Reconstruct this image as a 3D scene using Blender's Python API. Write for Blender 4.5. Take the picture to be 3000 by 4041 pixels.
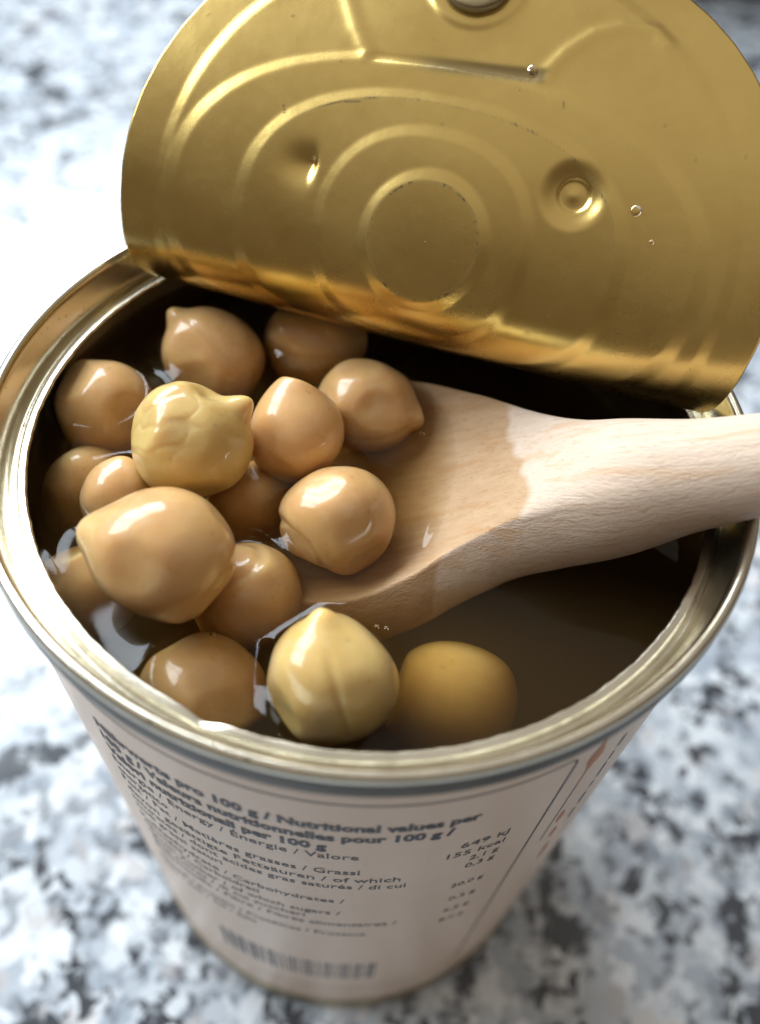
import bpy, bmesh, math, random
import numpy as np
from mathutils import Matrix, Vector, kdtree

for o in list(bpy.data.objects):
    bpy.data.objects.remove(o, do_unlink=True)
scene = bpy.context.scene
COL = scene.collection
MM = 0.001
random.seed(4)

# ------------------------------------------------------------------ camera
# millimetres, can axis = Z, top of the seam at z = 0, counter at z = -109
CAM = np.array([0.0, -59.404, 59.976])
FWD = np.array([0.01450362, 0.61125902, -0.79129771])
RGT = np.array([0.99733569, 0.04773997, 0.05515809])
UPV = np.array([-0.07149241, 0.78998944, 0.60893803])
cam = bpy.data.objects.new('camera', bpy.data.cameras.new('camera'))
COL.objects.link(cam)
cam.matrix_world = Matrix((
    (RGT[0], UPV[0], -FWD[0], CAM[0] * MM),
    (RGT[1], UPV[1], -FWD[1], CAM[1] * MM),
    (RGT[2], UPV[2], -FWD[2], CAM[2] * MM),
    (0, 0, 0, 1)))
cam.data.sensor_fit = 'HORIZONTAL'
cam.data.sensor_width = 36.0
cam.data.lens = 3373.21 * 36.0 / 3000.0
cam.data.clip_start = 0.002
cam.data.clip_end = 20.0
cam.data.dof.use_dof = True
cam.data.dof.focus_distance = 0.083
cam.data.dof.aperture_fstop = 19.0
scene.camera = cam

# ------------------------------------------------------------------ world: a dim room with a paler ceiling
w = bpy.data.worlds.new('World')
scene.world = w
w.use_nodes = True
nt = w.node_tree
nt.nodes.clear()
out = nt.nodes.new('ShaderNodeOutputWorld')
bg = nt.nodes.new('ShaderNodeBackground')
tc = nt.nodes.new('ShaderNodeTexCoord')
sep = nt.nodes.new('ShaderNodeSeparateXYZ')
cr = nt.nodes.new('ShaderNodeValToRGB')
nt.links.new(tc.outputs['Generated'], sep.inputs[0])
nt.links.new(sep.outputs['Z'], cr.inputs[0])
cr.color_ramp.elements[0].position = 0.0
cr.color_ramp.elements[0].color = (0.24, 0.18, 0.125, 1)
cr.color_ramp.elements[1].position = 0.92
cr.color_ramp.elements[1].color = (0.92, 0.85, 0.75, 1)
e = cr.color_ramp.elements.new(0.45)
e.color = (0.27, 0.215, 0.165, 1)
e = cr.color_ramp.elements.new(0.68)
e.color = (0.56, 0.485, 0.41, 1)
nt.links.new(cr.outputs[0], bg.inputs[0])
bg.inputs[1].default_value = 0.60
nt.links.new(bg.outputs[0], out.inputs[0])

# ------------------------------------------------------------------ the wide window on the left: three panes in one plane
def window_light(az, el, dist, shift, sx, sy, power):
    a, b = math.radians(az), math.radians(el)
    d = Vector((math.sin(a) * math.cos(b), math.cos(a) * math.cos(b), math.sin(b)))
    L = bpy.data.lights.new('window_light', 'AREA')
    L.shape = 'RECTANGLE'
    L.size = sx
    L.size_y = sy
    L.energy = power
    L.color = (0.83, 0.925, 1.0)
    o = bpy.data.objects.new('window_light', L)
    COL.objects.link(o)
    q = (-d).to_track_quat('-Z', 'Y')
    o.location = d * dist + q @ Vector((shift, 0, 0))
    o.rotation_euler = q.to_euler()
    return o
WIN_AZ, WIN_EL, WIN_D, WIN_P = -50.0, 40.0, 1.2, 14.5
for sh in (-0.54, 0.0, 0.54):
    window_light(WIN_AZ, WIN_EL, WIN_D, sh, 0.50, 0.66, WIN_P)

scene.view_settings.view_transform = 'Standard'
scene.view_settings.look = 'None'
scene.view_settings.gamma = 1.0
scene.view_settings.exposure = 0.0
scene.cycles.use_denoising = True
try:
    scene.cycles.denoiser = 'OPENIMAGEDENOISE'
except Exception:
    pass
scene.cycles.max_bounces = 10
scene.cycles.volume_bounces = 1
scene.cycles.transparent_max_bounces = 12
scene.cycles.caustics_reflective = False
scene.cycles.sample_clamp_indirect = 6.0

# ================================================================== helpers
def mat(name):
    m = bpy.data.materials.new(name)
    m.use_nodes = True
    t = m.node_tree
    b = t.nodes['Principled BSDF']
    return m, t, b

def N(t, kind, **kw):
    n = t.nodes.new(kind)
    for k, v in kw.items():
        if k in n.inputs:
            n.inputs[k].default_value = v
        else:
            setattr(n, k, v)
    return n

def ramp(t, stops, interp='LINEAR'):
    r = t.nodes.new('ShaderNodeValToRGB')
    r.color_ramp.interpolation = interp
    el = r.color_ramp.elements
    el[0].position, el[0].color = stops[0][0], tuple(stops[0][1]) + (1,)
    el[1].position, el[1].color = stops[-1][0], tuple(stops[-1][1]) + (1,)
    for p, c in stops[1:-1]:
        q = el.new(p)
        q.color = tuple(c) + (1,)
    return r

def mix(t, fac, a, b, blend='MIX'):
    n = t.nodes.new('ShaderNodeMix')
    n.data_type = 'RGBA'
    n.blend_type = blend
    for sock, v in ((n.inputs[0], fac), (n.inputs[6], a), (n.inputs[7], b)):
        if isinstance(v, bpy.types.NodeSocket):
            t.links.new(v, sock)
        elif isinstance(v, (int, float)):
            sock.default_value = v
        else:
            sock.default_value = tuple(v) + (1,)
    return n.outputs[2]

def math_n(t, op, a, b=0.0, clamp=False):
    n = t.nodes.new('ShaderNodeMath')
    n.operation = op
    n.use_clamp = clamp
    for sock, v in ((n.inputs[0], a), (n.inputs[1], b)):
        if isinstance(v, bpy.types.NodeSocket):
            t.links.new(v, sock)
        else:
            sock.default_value = v
    return n.outputs[0]

def mesh_obj(name, verts, faces, material, parent=None, smooth=True, attrs=None):
    """verts in mm, world space"""
    me = bpy.data.meshes.new(name)
    me.from_pydata((np.asarray(verts, float) * MM).tolist(), [], faces if isinstance(faces, list) else faces.tolist())
    me.update()
    if smooth:
        me.polygons.foreach_set('use_smooth', [True] * len(me.polygons))
    for k, v in (attrs or {}).items():
        a = me.attributes.new(k, 'FLOAT', 'POINT')
        a.data.foreach_set('value', np.asarray(v, np.float32).ravel())
    if material:
        me.materials.append(material)
    o = bpy.data.objects.new(name, me)
    COL.objects.link(o)
    if parent is not None:
        o.parent = parent
        o.matrix_parent_inverse = parent.matrix_world.inverted()
    return o

def empty(name, loc=(0, 0, 0)):
    o = bpy.data.objects.new(name, None)
    o.empty_display_size = 0.01
    COL.objects.link(o)
    o.location = (loc[0] * MM, loc[1] * MM, loc[2] * MM)
    o.matrix_world = Matrix.Translation(o.location)
    return o

def tag(o, label, cat=None, group=None, kind=None):
    o['label'] = label
    if cat:
        o['category'] = cat
    if group:
        o['group'] = group
    if kind:
        o['kind'] = kind
    return o

def grid_faces(nr, nc, wrap=False):
    i = np.arange(nr - 1)[:, None]
    j = np.arange(nc if wrap else nc - 1)[None]
    j2 = (j + 1) % nc
    a = i * nc + j
    return np.stack([a, i * nc + j2, (i + 1) * nc + j2, (i + 1) * nc + j], -1).reshape(-1, 4)

def catmull(pts, n=6):
    p = np.asarray(pts, float)
    q = np.vstack([2 * p[0] - p[1], p, 2 * p[-1] - p[-2]])
    res = []
    for i in range(1, len(q) - 2):
        for k in range(n):
            t = k / n
            a, b, c, d = q[i - 1], q[i], q[i + 1], q[i + 2]
            res.append(0.5 * ((2 * b) + (c - a) * t + (2 * a - 5 * b + 4 * c - d) * t * t + (3 * b - a - 3 * c + d) * t ** 3))
    res.append(p[-1])
    return np.array(res)

def lathe(name, prof, material, parent=None, seg=256, wob=None, smooth_n=0):
    prof = np.asarray(prof, float)
    if smooth_n:
        prof = catmull(prof, smooth_n)
    a = np.linspace(0, 2 * math.pi, seg, endpoint=False)
    r = prof[:, 0][:, None] * np.ones(seg)
    z = prof[:, 1][:, None] * np.ones(seg)
    if wob is not None:
        dr, dz = wob(prof, a)
        r = r + dr
        z = z + dz
    v = np.stack([r * np.cos(a), r * np.sin(a), z], -1).reshape(-1, 3)
    return mesh_obj(name, v, grid_faces(len(prof), seg, True), material, parent)

rng = np.random.default_rng(7)
def snoise(p, freq, seed, octaves=1):
    """cheap smooth noise: sums of sines along random directions; p (n,3)"""
    g = np.random.default_rng(seed)
    o = np.zeros(len(p))
    amp, tot = 1.0, 0.0
    for _ in range(octaves):
        for _k in range(7):
            d = g.normal(size=3)
            d /= np.linalg.norm(d)
            o += amp * np.sin(freq * (0.6 + 0.8 * g.random()) * (p @ d) + g.random() * 6.283)
        tot += amp * 2.2
        amp *= 0.5
        freq *= 2.1
    return o / tot

def smooth01(t):
    t = np.clip(t, 0, 1)
    return t * t * (3 - 2 * t)

# ================================================================== materials
def granite():
    m, t, b = mat('polished_granite')
    tc = N(t, 'ShaderNodeTexCoord')
    def noise(scale, detail=3, rough=0.6, off=0.0):
        mp = N(t, 'ShaderNodeMapping')
        mp.inputs['Location'].default_value = (off, off * 0.7, 0)
        t.links.new(tc.outputs['Object'], mp.inputs[0])
        n = N(t, 'ShaderNodeTexNoise', Scale=scale, Detail=detail, Roughness=rough)
        t.links.new(mp.outputs[0], n.inputs['Vector'])
        return n.outputs['Fac']
    # warp the coordinates so that the grains get ragged outlines
    wn = N(t, 'ShaderNodeTexNoise', Scale=300.0, Detail=2.0)
    t.links.new(tc.outputs['Object'], wn.inputs['Vector'])
    wv = N(t, 'ShaderNodeVectorMath', operation='SCALE')
    t.links.new(wn.outputs['Color'], wv.inputs[0])
    wv.inputs['Scale'].default_value = 0.004
    wa = N(t, 'ShaderNodeVectorMath', operation='ADD')
    t.links.new(tc.outputs['Object'], wa.inputs[0])
    t.links.new(wv.outputs[0], wa.inputs[1])
    vo = N(t, 'ShaderNodeTexVoronoi', Scale=260.0)
    t.links.new(wa.outputs[0], vo.inputs['Vector'])
    sp = N(t, 'ShaderNodeSeparateColor')
    t.links.new(vo.outputs['Color'], sp.inputs[0])
    light = ramp(t, [(0.0, (0.30, 0.34, 0.39)), (0.35, (0.42, 0.46, 0.51)), (0.7, (0.57, 0.61, 0.65)), (1.0, (0.68, 0.71, 0.74))])
    t.links.new(sp.outputs[0], light.inputs[0])
    tan = ramp(t, [(0.90, (0, 0, 0)), (0.93, (1, 1, 1))])
    t.links.new(sp.outputs[1], tan.inputs[0])
    c1 = mix(t, math_n(t, 'MULTIPLY', tan.outputs[0], 0.30), light.outputs[0], (0.50, 0.40, 0.33))
    # mid grey and black crystals gather in clusters; each crystal is a cell with its own tone
    def crystals(scale, chan, cl_scale, lo, hi, off):
        v = N(t, 'ShaderNodeTexVoronoi', Scale=scale)
        mpv = N(t, 'ShaderNodeMapping')
        mpv.inputs['Location'].default_value = (off, off, off)
        t.links.new(wa.outputs[0], mpv.inputs[0])
        t.links.new(mpv.outputs[0], v.inputs['Vector'])
        s2 = N(t, 'ShaderNodeSeparateColor')
        t.links.new(v.outputs['Color'], s2.inputs[0])
        thr = math_n(t, 'MULTIPLY', math_n(t, 'SUBTRACT', noise(cl_scale, 4, 0.62, off), lo), 1.0 / (hi - lo), clamp=True)
        d = math_n(t, 'MULTIPLY', math_n(t, 'SUBTRACT', thr, s2.outputs[chan]), 3.0, clamp=True)
        return d
    c2 = mix(t, math_n(t, 'MULTIPLY', crystals(360.0, 0, 105.0, 0.38, 0.78, 0.31), 0.70), c1, (0.15, 0.17, 0.20))
    dk = math_n(t, 'MAXIMUM', crystals(380.0, 1, 80.0, 0.455, 0.66, 1.7), math_n(t, 'MULTIPLY', crystals(560.0, 2, 170.0, 0.52, 0.80, 2.9), 0.8))
    c3 = mix(t, dk, c2, (0.045, 0.050, 0.060))
    t.links.new(c3, b.inputs['Base Color'])
    b.inputs['Roughness'].default_value = 0.15
    b.inputs['IOR'].default_value = 1.55
    return m

def tin_metal(name, base, rough, spots=True):
    m, t, b = mat(name)
    tc = N(t, 'ShaderNodeTexCoord')
    n = N(t, 'ShaderNodeTexNoise', Scale=260.0, Detail=4.0, Roughness=0.6)
    t.links.new(tc.outputs['Object'], n.inputs['Vector'])
    c = mix(t, n.outputs['Fac'], tuple(x * 0.80 for x in base), tuple(min(1, x * 1.12) for x in base))
    if spots:
        s = N(t, 'ShaderNodeTexNoise', Scale=900.0, Detail=2.0)
        t.links.new(tc.outputs['Object'], s.inputs['Vector'])
        sr = ramp(t, [(0.70, (0, 0, 0)), (0.76, (1, 1, 1))])
        t.links.new(s.outputs['Fac'], sr.inputs[0])
        c = mix(t, math_n(t, 'MULTIPLY', sr.outputs[0], 0.6), c, (0.12, 0.08, 0.04))
    t.links.new(c, b.inputs['Base Color'])
    b.inputs['Metallic'].default_value = 1.0
    rr = math_n(t, 'MULTIPLY_ADD', n.outputs['Fac'], 0.14)
    rr.node.inputs[2].default_value = rough - 0.07
    t.links.new(rr, b.inputs['Roughness'])
    bp = N(t, 'ShaderNodeBump', Strength=0.08, Distance=0.0002)
    n2 = N(t, 'ShaderNodeTexNoise', Scale=700.0, Detail=3.0)
    t.links.new(tc.outputs['Object'], n2.inputs['Vector'])
    t.links.new(n2.outputs['Fac'], bp.inputs['Height'])
    t.links.new(bp.outputs[0], b.inputs['Normal'])
    return m

def gold_lacquer():
    m, t, b = mat('gold_lacquer')
    tc = N(t, 'ShaderNodeTexCoord')
    n = N(t, 'ShaderNodeTexNoise', Scale=110.0, Detail=5.0, Roughness=0.65)
    t.links.new(tc.outputs['Object'], n.inputs['Vector'])
    c = mix(t, n.outputs['Fac'], (0.62, 0.435, 0.135), (0.75, 0.55, 0.20))
    at = N(t, 'ShaderNodeAttribute', attribute_name='wear')
    c = mix(t, at.outputs['Fac'], c, (0.045, 0.022, 0.012))
    t.links.new(c, b.inputs['Base Color'])
    met = math_n(t, 'SUBTRACT', 1.0, math_n(t, 'MULTIPLY', at.outputs['Fac'], 0.9))
    t.links.new(met, b.inputs['Metallic'])
    rr = math_n(t, 'MULTIPLY_ADD', n.outputs['Fac'], 0.16)
    rr.node.inputs[2].default_value = 0.19
    t.links.new(rr, b.inputs['Roughness'])
    n2 = N(t, 'ShaderNodeTexNoise', Scale=900.0, Detail=3.0)
    t.links.new(tc.outputs['Object'], n2.inputs['Vector'])
    bp = N(t, 'ShaderNodeBump', Strength=0.06, Distance=0.0002)
    t.links.new(n2.outputs['Fac'], bp.inputs['Height'])
    t.links.new(bp.outputs[0], b.inputs['Normal'])
    return m

def paper():
    m, t, b = mat('label_paper')
    tc = N(t, 'ShaderNodeTexCoord')
    n = N(t, 'ShaderNodeTexNoise', Scale=60.0, Detail=5.0, Roughness=0.6)
    t.links.new(tc.outputs['Object'], n.inputs['Vector'])
    c = mix(t, n.outputs['Fac'], (0.73, 0.55, 0.415), (0.82, 0.64, 0.495))
    t.links.new(c, b.inputs['Base Color'])
    b.inputs['Roughness'].default_value = 0.33
    mp = N(t, 'ShaderNodeMapping')
    mp.inputs['Scale'].default_value = (1, 1, 0.25)
    t.links.new(tc.outputs['Object'], mp.inputs[0])
    n2 = N(t, 'ShaderNodeTexNoise', Scale=120.0, Detail=3.0)
    t.links.new(mp.outputs[0], n2.inputs['Vector'])
    bp = N(t, 'ShaderNodeBump', Strength=0.25, Distance=0.0006)
    t.links.new(n2.outputs['Fac'], bp.inputs['Height'])
    t.links.new(bp.outputs[0], b.inputs['Normal'])
    return m

def ink(name, col):
    m, t, b = mat(name)
    tc = N(t, 'ShaderNodeTexCoord')
    n = N(t, 'ShaderNodeTexNoise', Scale=900.0, Detail=2.0)
    t.links.new(tc.outputs['Object'], n.inputs['Vector'])
    c = mix(t, n.outputs['Fac'], tuple(x * 0.8 for x in col), tuple(x * 1.25 for x in col))
    t.links.new(c, b.inputs['Base Color'])
    b.inputs['Roughness'].default_value = 0.45
    return m

def pea_material(name, a, c, yellow=None):
    m, t, b = mat(name)
    tc = N(t, 'ShaderNodeTexCoord')
    oi = N(t, 'ShaderNodeObjectInfo')
    n = N(t, 'ShaderNodeTexNoise', Scale=190.0, Detail=6.0, Roughness=0.66, noise_dimensions='4D')
    t.links.new(tc.outputs['Object'], n.inputs['Vector'])
    t.links.new(math_n(t, 'MULTIPLY', oi.outputs['Random'], 40.0), n.inputs['W'])
    nr = ramp(t, [(0.30, (0, 0, 0)), (0.70, (1, 1, 1))])
    t.links.new(n.outputs['Fac'], nr.inputs[0])
    col = mix(t, nr.outputs[0], a, c)
    pale = N(t, 'ShaderNodeTexNoise', Scale=330.0, Detail=3.0, Roughness=0.5, noise_dimensions='4D')
    t.links.new(tc.outputs['Object'], pale.inputs['Vector'])
    t.links.new(math_n(t, 'MULTIPLY', oi.outputs['Random'], 70.0), pale.inputs['W'])
    pr = ramp(t, [(0.55, (0, 0, 0)), (0.72, (1, 1, 1))])
    t.links.new(pale.outputs['Fac'], pr.inputs[0])
    col = mix(t, math_n(t, 'MULTIPLY', pr.outputs[0], 0.45), col, (0.66, 0.50, 0.30))
    at = N(t, 'ShaderNodeAttribute', attribute_name='tip')
    col = mix(t, at.outputs['Fac'], col, yellow or (0.70, 0.50, 0.22))
    fl = N(t, 'ShaderNodeTexNoise', Scale=1300.0, Detail=2.0)
    t.links.new(tc.outputs['Object'], fl.inputs['Vector'])
    fr = ramp(t, [(0.66, (0, 0, 0)), (0.74, (1, 1, 1))])
    t.links.new(fl.outputs['Fac'], fr.inputs[0])
    col = mix(t, math_n(t, 'MULTIPLY', fr.outputs[0], 0.22), col, (0.30, 0.15, 0.05))
    t.links.new(col, b.inputs['Base Color'])
    b.inputs['Roughness'].default_value = 0.36
    b.inputs['Subsurface Weight'].default_value = 0.75
    b.inputs['Subsurface Radius'].default_value = (1.0, 0.45, 0.16)
    b.inputs['Subsurface Scale'].default_value = 0.0028
    # a wet skin shines only where it stands out of the broth (below, the liquid matches it)
    ge = N(t, 'ShaderNodeNewGeometry')
    sz = N(t, 'ShaderNodeSeparateXYZ')
    t.links.new(ge.outputs['Position'], sz.inputs[0])
    dryf = math_n(t, 'MULTIPLY', math_n(t, 'SUBTRACT', sz.outputs['Z'], -0.0085), 2500.0, clamp=True)
    t.links.new(math_n(t, 'MULTIPLY', dryf, 0.85), b.inputs['Coat Weight'])
    t.links.new(math_n(t, 'MULTIPLY', dryf, 0.3), b.inputs['Specular IOR Level'])
    b.inputs['Coat Roughness'].default_value = 0.07
    b.inputs['Coat IOR'].default_value = 1.4
    n2 = N(t, 'ShaderNodeTexNoise', Scale=420.0, Detail=3.0, Roughness=0.55)
    t.links.new(tc.outputs['Object'], n2.inputs['Vector'])
    bp = N(t, 'ShaderNodeBump', Strength=0.10, Distance=0.0006)
    n3 = N(t, 'ShaderNodeTexNoise', Scale=1500.0, Detail=4.0, Roughness=0.6)
    t.links.new(tc.outputs['Object'], n3.inputs['Vector'])
    hs = math_n(t, 'MULTIPLY_ADD', n3.outputs['Fac'], 0.16)
    t.links.new(n2.outputs['Fac'], hs.node.inputs[2])
    t.links.new(hs, bp.inputs['Height'])
    t.links.new(bp.outputs[0], b.inputs['Normal'])
    t.links.new(bp.outputs[0], b.inputs['Coat Normal'])
    return m

def spoon_wood():
    m, t, b = mat('beech_wood')
    ax = N(t, 'ShaderNodeAttribute', attribute_name='along')
    ay = N(t, 'ShaderNodeAttribute', attribute_name='across')
    az = N(t, 'ShaderNodeAttribute', attribute_name='depth')
    cb = N(t, 'ShaderNodeCombineXYZ')
    t.links.new(ax.outputs['Fac'], cb.inputs[0])
    t.links.new(ay.outputs['Fac'], cb.inputs[1])
    t.links.new(az.outputs['Fac'], cb.inputs[2])
    def nz(sc, scale, detail=4, rough=0.6):
        mp = N(t, 'ShaderNodeMapping')
        mp.inputs['Scale'].default_value = sc
        t.links.new(cb.outputs[0], mp.inputs[0])
        n = N(t, 'ShaderNodeTexNoise', Scale=scale, Detail=detail, Roughness=rough)
        t.links.new(mp.outputs[0], n.inputs['Vector'])
        return n.outputs['Fac']
    grain = nz((0.05, 1.0, 1.0), 1.1, 5)
    streak = nz((0.030, 0.75, 0.6), 1.0, 3)
    fleck = nz((0.35, 2.2, 2.2), 1.6, 2)
    dry = mix(t, grain, (0.64, 0.465, 0.34), (0.83, 0.67, 0.535))
    sr = ramp(t, [(0.55, (0, 0, 0)), (0.66, (1, 1, 1))])
    t.links.new(streak, sr.inputs[0])
    dry = mix(t, math_n(t, 'MULTIPLY', sr.outputs[0], 0.6), dry, (0.66, 0.42, 0.24))
    fr = ramp(t, [(0.60, (0, 0, 0)), (0.68, (1, 1, 1))])
    t.links.new(fleck, fr.inputs[0])
    dry = mix(t, math_n(t, 'MULTIPLY', fr.outputs[0], 0.45), dry, (0.50, 0.33, 0.22))
    wet = mix(t, grain, (0.43, 0.25, 0.12), (0.68, 0.46, 0.27))
    wet = mix(t, math_n(t, 'MULTIPLY', sr.outputs[0], 0.55), wet, (0.50, 0.26, 0.10))
    wet = mix(t, math_n(t, 'MULTIPLY', fr.outputs[0], 0.35), wet, (0.26, 0.13, 0.06))
    # the damp edge wanders across the bowl
    we = nz((0.12, 0.16, 0.16), 1.0, 2)
    wob = math_n(t, 'MULTIPLY', math_n(t, 'SUBTRACT', we, 0.5), 9.0)
    edge = math_n(t, 'ADD', ax.outputs['Fac'], wob)
    wr = ramp(t, [(0.0, (0, 0, 0)), (1.0, (1, 1, 1))])
    aw = N(t, 'ShaderNodeAttribute', attribute_name='damp')
    dsum = math_n(t, 'ADD', aw.outputs['Fac'], math_n(t, 'MULTIPLY', math_n(t, 'SUBTRACT', we, 0.5), 2.2))
    wetf = math_n(t, 'MULTIPLY', dsum, 3.0, clamp=True)
    col = mix(t, wetf, dry, wet)
    t.links.new(col, b.inputs['Base Color'])
    rr = math_n(t, 'MULTIPLY_ADD', wetf, -0.32)
    rr.node.inputs[2].default_value = 0.72
    t.links.new(rr, b.inputs['Roughness'])
    b.inputs['Subsurface Weight'].default_value = 0.15
    b.inputs['Subsurface Radius'].default_value = (1.0, 0.6, 0.35)
    b.inputs['Subsurface Scale'].default_value = 0.001
    fuzz = nz((0.45, 1.6, 1.6), 3.0, 4, 0.7)
    hsum = math_n(t, 'ADD', fuzz, math_n(t, 'MULTIPLY', grain, 0.6))
    bp = N(t, 'ShaderNodeBump', Strength=0.55, Distance=0.0004)
    t.links.new(hsum, bp.inputs['Height'])
    t.links.new(bp.outputs[0], b.inputs['Normal'])
    return m

def broth_material():
    m, t, b = mat('broth')
    t.nodes.remove(b)
    out = t.nodes['Material Output']
    fr = N(t, 'ShaderNodeFresnel', IOR=1.34)
    # same reflectance from both sides (rays pass straight through, so there must be no total internal reflection)
    gm = N(t, 'ShaderNodeNewGeometry')
    ior = math_n(t, 'MULTIPLY_ADD', gm.outputs['Backfacing'], 1.0 / 1.34 - 1.34)
    ior.node.inputs[2].default_value = 1.34
    t.links.new(ior, fr.inputs['IOR'])
    tr = N(t, 'ShaderNodeBsdfTransparent')
    gl = N(t, 'ShaderNodeBsdfGlossy', Roughness=0.03)
    ms = t.nodes.new('ShaderNodeMixShader')
    t.links.new(fr.outputs[0], ms.inputs[0])
    t.links.new(tr.outputs[0], ms.inputs[1])
    t.links.new(gl.outputs[0], ms.inputs[2])
    t.links.new(ms.outputs[0], out.inputs['Surface'])
    va = N(t, 'ShaderNodeVolumeAbsorption', Density=195.0)
    va.inputs['Color'].default_value = (0.58, 0.41, 0.05, 1)
    vs = N(t, 'ShaderNodeVolumeScatter', Density=28.0, Anisotropy=0.3)
    vs.inputs['Color'].default_value = (0.92, 0.62, 0.27, 1)
    ad = t.nodes.new('ShaderNodeAddShader')
    t.links.new(va.outputs[0], ad.inputs[0])
    t.links.new(vs.outputs[0], ad.inputs[1])
    t.links.new(ad.outputs[0], out.inputs['Volume'])
    return m

def droplet_material():
    m, t, b = mat('clear_water')
    b.inputs['Base Color'].default_value = (1, 0.97, 0.9, 1)
    n = N(t, 'ShaderNodeTexNoise', Scale=800.0)
    rr = math_n(t, 'MULTIPLY', n.outputs['Fac'], 0.04)
    t.links.new(rr, b.inputs['Roughness'])
    b.inputs['Transmission Weight'].default_value = 1.0
    b.inputs['IOR'].default_value = 1.33
    return m

M_GRANITE = granite()
M_RIM = tin_metal('pale_tinplate', (0.78, 0.735, 0.61), 0.20)
M_SEAM = tin_metal('dark_reflection_tinplate', (0.085, 0.075, 0.058), 0.36)  # base colour darkened to stand in for the seam's reflection of the shaded foreground
M_INSIDE = tin_metal('inner_lacquer', (0.50, 0.42, 0.27), 0.34)
M_GOLD = gold_lacquer()
M_PAPER = paper()
M_INK = ink('dark_blue_ink', (0.045, 0.045, 0.060))
M_ORANGE = ink('orange_ink', (0.50, 0.17, 0.03))
M_WOOD = spoon_wood()
M_BROTH = broth_material()
M_WATER = droplet_material()

# ================================================================== counter
def build_counter():
    n = 24
    xs = np.linspace(-1500, 1500, n)
    X, Y = np.meshgrid(xs, xs)
    top = np.stack([X, Y, np.full_like(X, -109.0)], -1).reshape(-1, 3)
    f = grid_faces(n, n).tolist()
    b0 = len(top)
    c = [[-1500, -1500, -139], [1500, -1500, -139], [1500, 1500, -139], [-1500, 1500, -139]]
    f.append([b0 + 3, b0 + 2, b0 + 1, b0])
    o = mesh_obj('counter', np.vstack([top, c]), f, M_GRANITE, smooth=False)
    tag(o, 'polished white, grey and black speckled granite counter under the can', kind='structure')
build_counter()

# ================================================================== dark appliance at the back right
def build_appliance():
    bm = bmesh.new()
    bmesh.ops.create_cube(bm, size=1.0)
    for v in bm.verts:
        v.co = Vector((v.co.x * 400 + 225, v.co.y * 220 + 508, v.co.z * 296 + 43)) * MM
    bmesh.ops.bevel(bm, geom=bm.edges[:] , offset=0.012, segments=4, affect='EDGES', profile=0.5)
    bm.normal_update()
    v = np.array([x.co[:] for x in bm.verts]) / MM
    f = [[x.index for x in p.verts] for p in bm.faces]
    bm.free()
    m, t, b = mat('black_enamel')
    tc = N(t, 'ShaderNodeTexCoord')
    n = N(t, 'ShaderNodeTexNoise', Scale=30.0, Detail=4.0)
    t.links.new(tc.outputs['Object'], n.inputs['Vector'])
    c = mix(t, n.outputs['Fac'], (0.010, 0.010, 0.011), (0.022, 0.021, 0.020))
    t.links.new(c, b.inputs['Base Color'])
    b.inputs['Roughness'].default_value = 0.35
    root = empty('black_appliance', (225, 508, -109))
    tag(root, 'black appliance standing on the counter behind the lid, at the far right corner', 'appliance')
    mesh_obj('casing', v, f, m, root)
    for sx in (45, 405):
        for sy in (420, 596):
            a = np.linspace(0, 2 * math.pi, 24, endpoint=False)
            V = [(sx + 9 * math.cos(q), sy + 9 * math.sin(q), z) for z in (-109.0, -104.8) for q in a]
            F = grid_faces(2, 24, True).tolist() + [list(range(24))[::-1], list(range(24, 48))]
            mesh_obj('foot', V, F, m, root, smooth=False)
build_appliance()

# ================================================================== can
can = empty('tin_can', (0, 0, -109))
tag(can, 'open ring-pull tin can full of chickpeas with its gold lid peeled back', 'tin can')

body = lathe('body', [(0, -105.5), (30, -105.5), (34.5, -105.2), (35.2, -107), (35.6, -109), (36.6, -109), (37.1, -108.4),
                      (37.1, -105.9), (36.6, -105.3), (36.55, -60), (36.55, -3.2), (36.4, -3.0), (36.2, -3.4), (36.2, -60),
                      (36.1, -104.6), (35.0, -105.0), (0, -105.0)], M_INSIDE, can, 192)

def rim_wobble(prof, a):
    # a slight dent where the torn lid edge was bent, front left
    d = np.exp(-((a - math.radians(250)) / 0.035) ** 2)
    wgt = np.clip((35.2 - prof[:, 0]) / 1.5, 0, 1)[:, None] * np.clip((prof[:, 1] + 4.6) / 0.5, 0, 1)[:, None]
    jag = 0.05 * np.sin(a * 61) * np.sin(a * 23 + 1) + 0.03 * np.sin(a * 140)
    inner = np.clip((33.95 - prof[:, 0]) / 0.3, 0, 1)[:, None]
    return wgt * d * 0.3 + inner * jag, wgt * d * -0.3 + 0.0 * a
RIMP = [(37.44, -0.75), (37.36, -0.3), (37.0, 0.0), (36.6, -0.05), (36.3, -0.45),
        (36.05, -1.4), (35.75, -2.6), (35.55, -3.5), (35.4, -4.1), (35.15, -4.5), (34.85, -4.55), (34.65, -4.25), (34.55, -3.95),
        (34.42, -3.74), (34.2, -3.70), (33.95, -3.70), (33.75, -3.72), (33.62, -3.86), (33.66, -4.05), (33.85, -4.05), (34.2, -4.0), (34.45, -4.4),
        (34.8, -4.85), (35.3, -4.85), (35.7, -4.5), (36.15, -4.2)]
rim = lathe('rim', RIMP, M_RIM, can, 360, rim_wobble, smooth_n=4)
seam = lathe('seam_band', [(36.62, -3.55), (36.95, -3.62), (37.3, -3.45), (37.46, -3.0), (37.5, -2.2), (37.5, -1.2), (37.47, -0.8), (37.3, -0.75)], M_SEAM, can, 256, smooth_n=4)
seam['label'] = 'dull outer band of the seam under the pale rim, its dark reflection put into the colour'
rim['label'] = 'pale metal seam and torn scored ledge around the can mouth'

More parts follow.
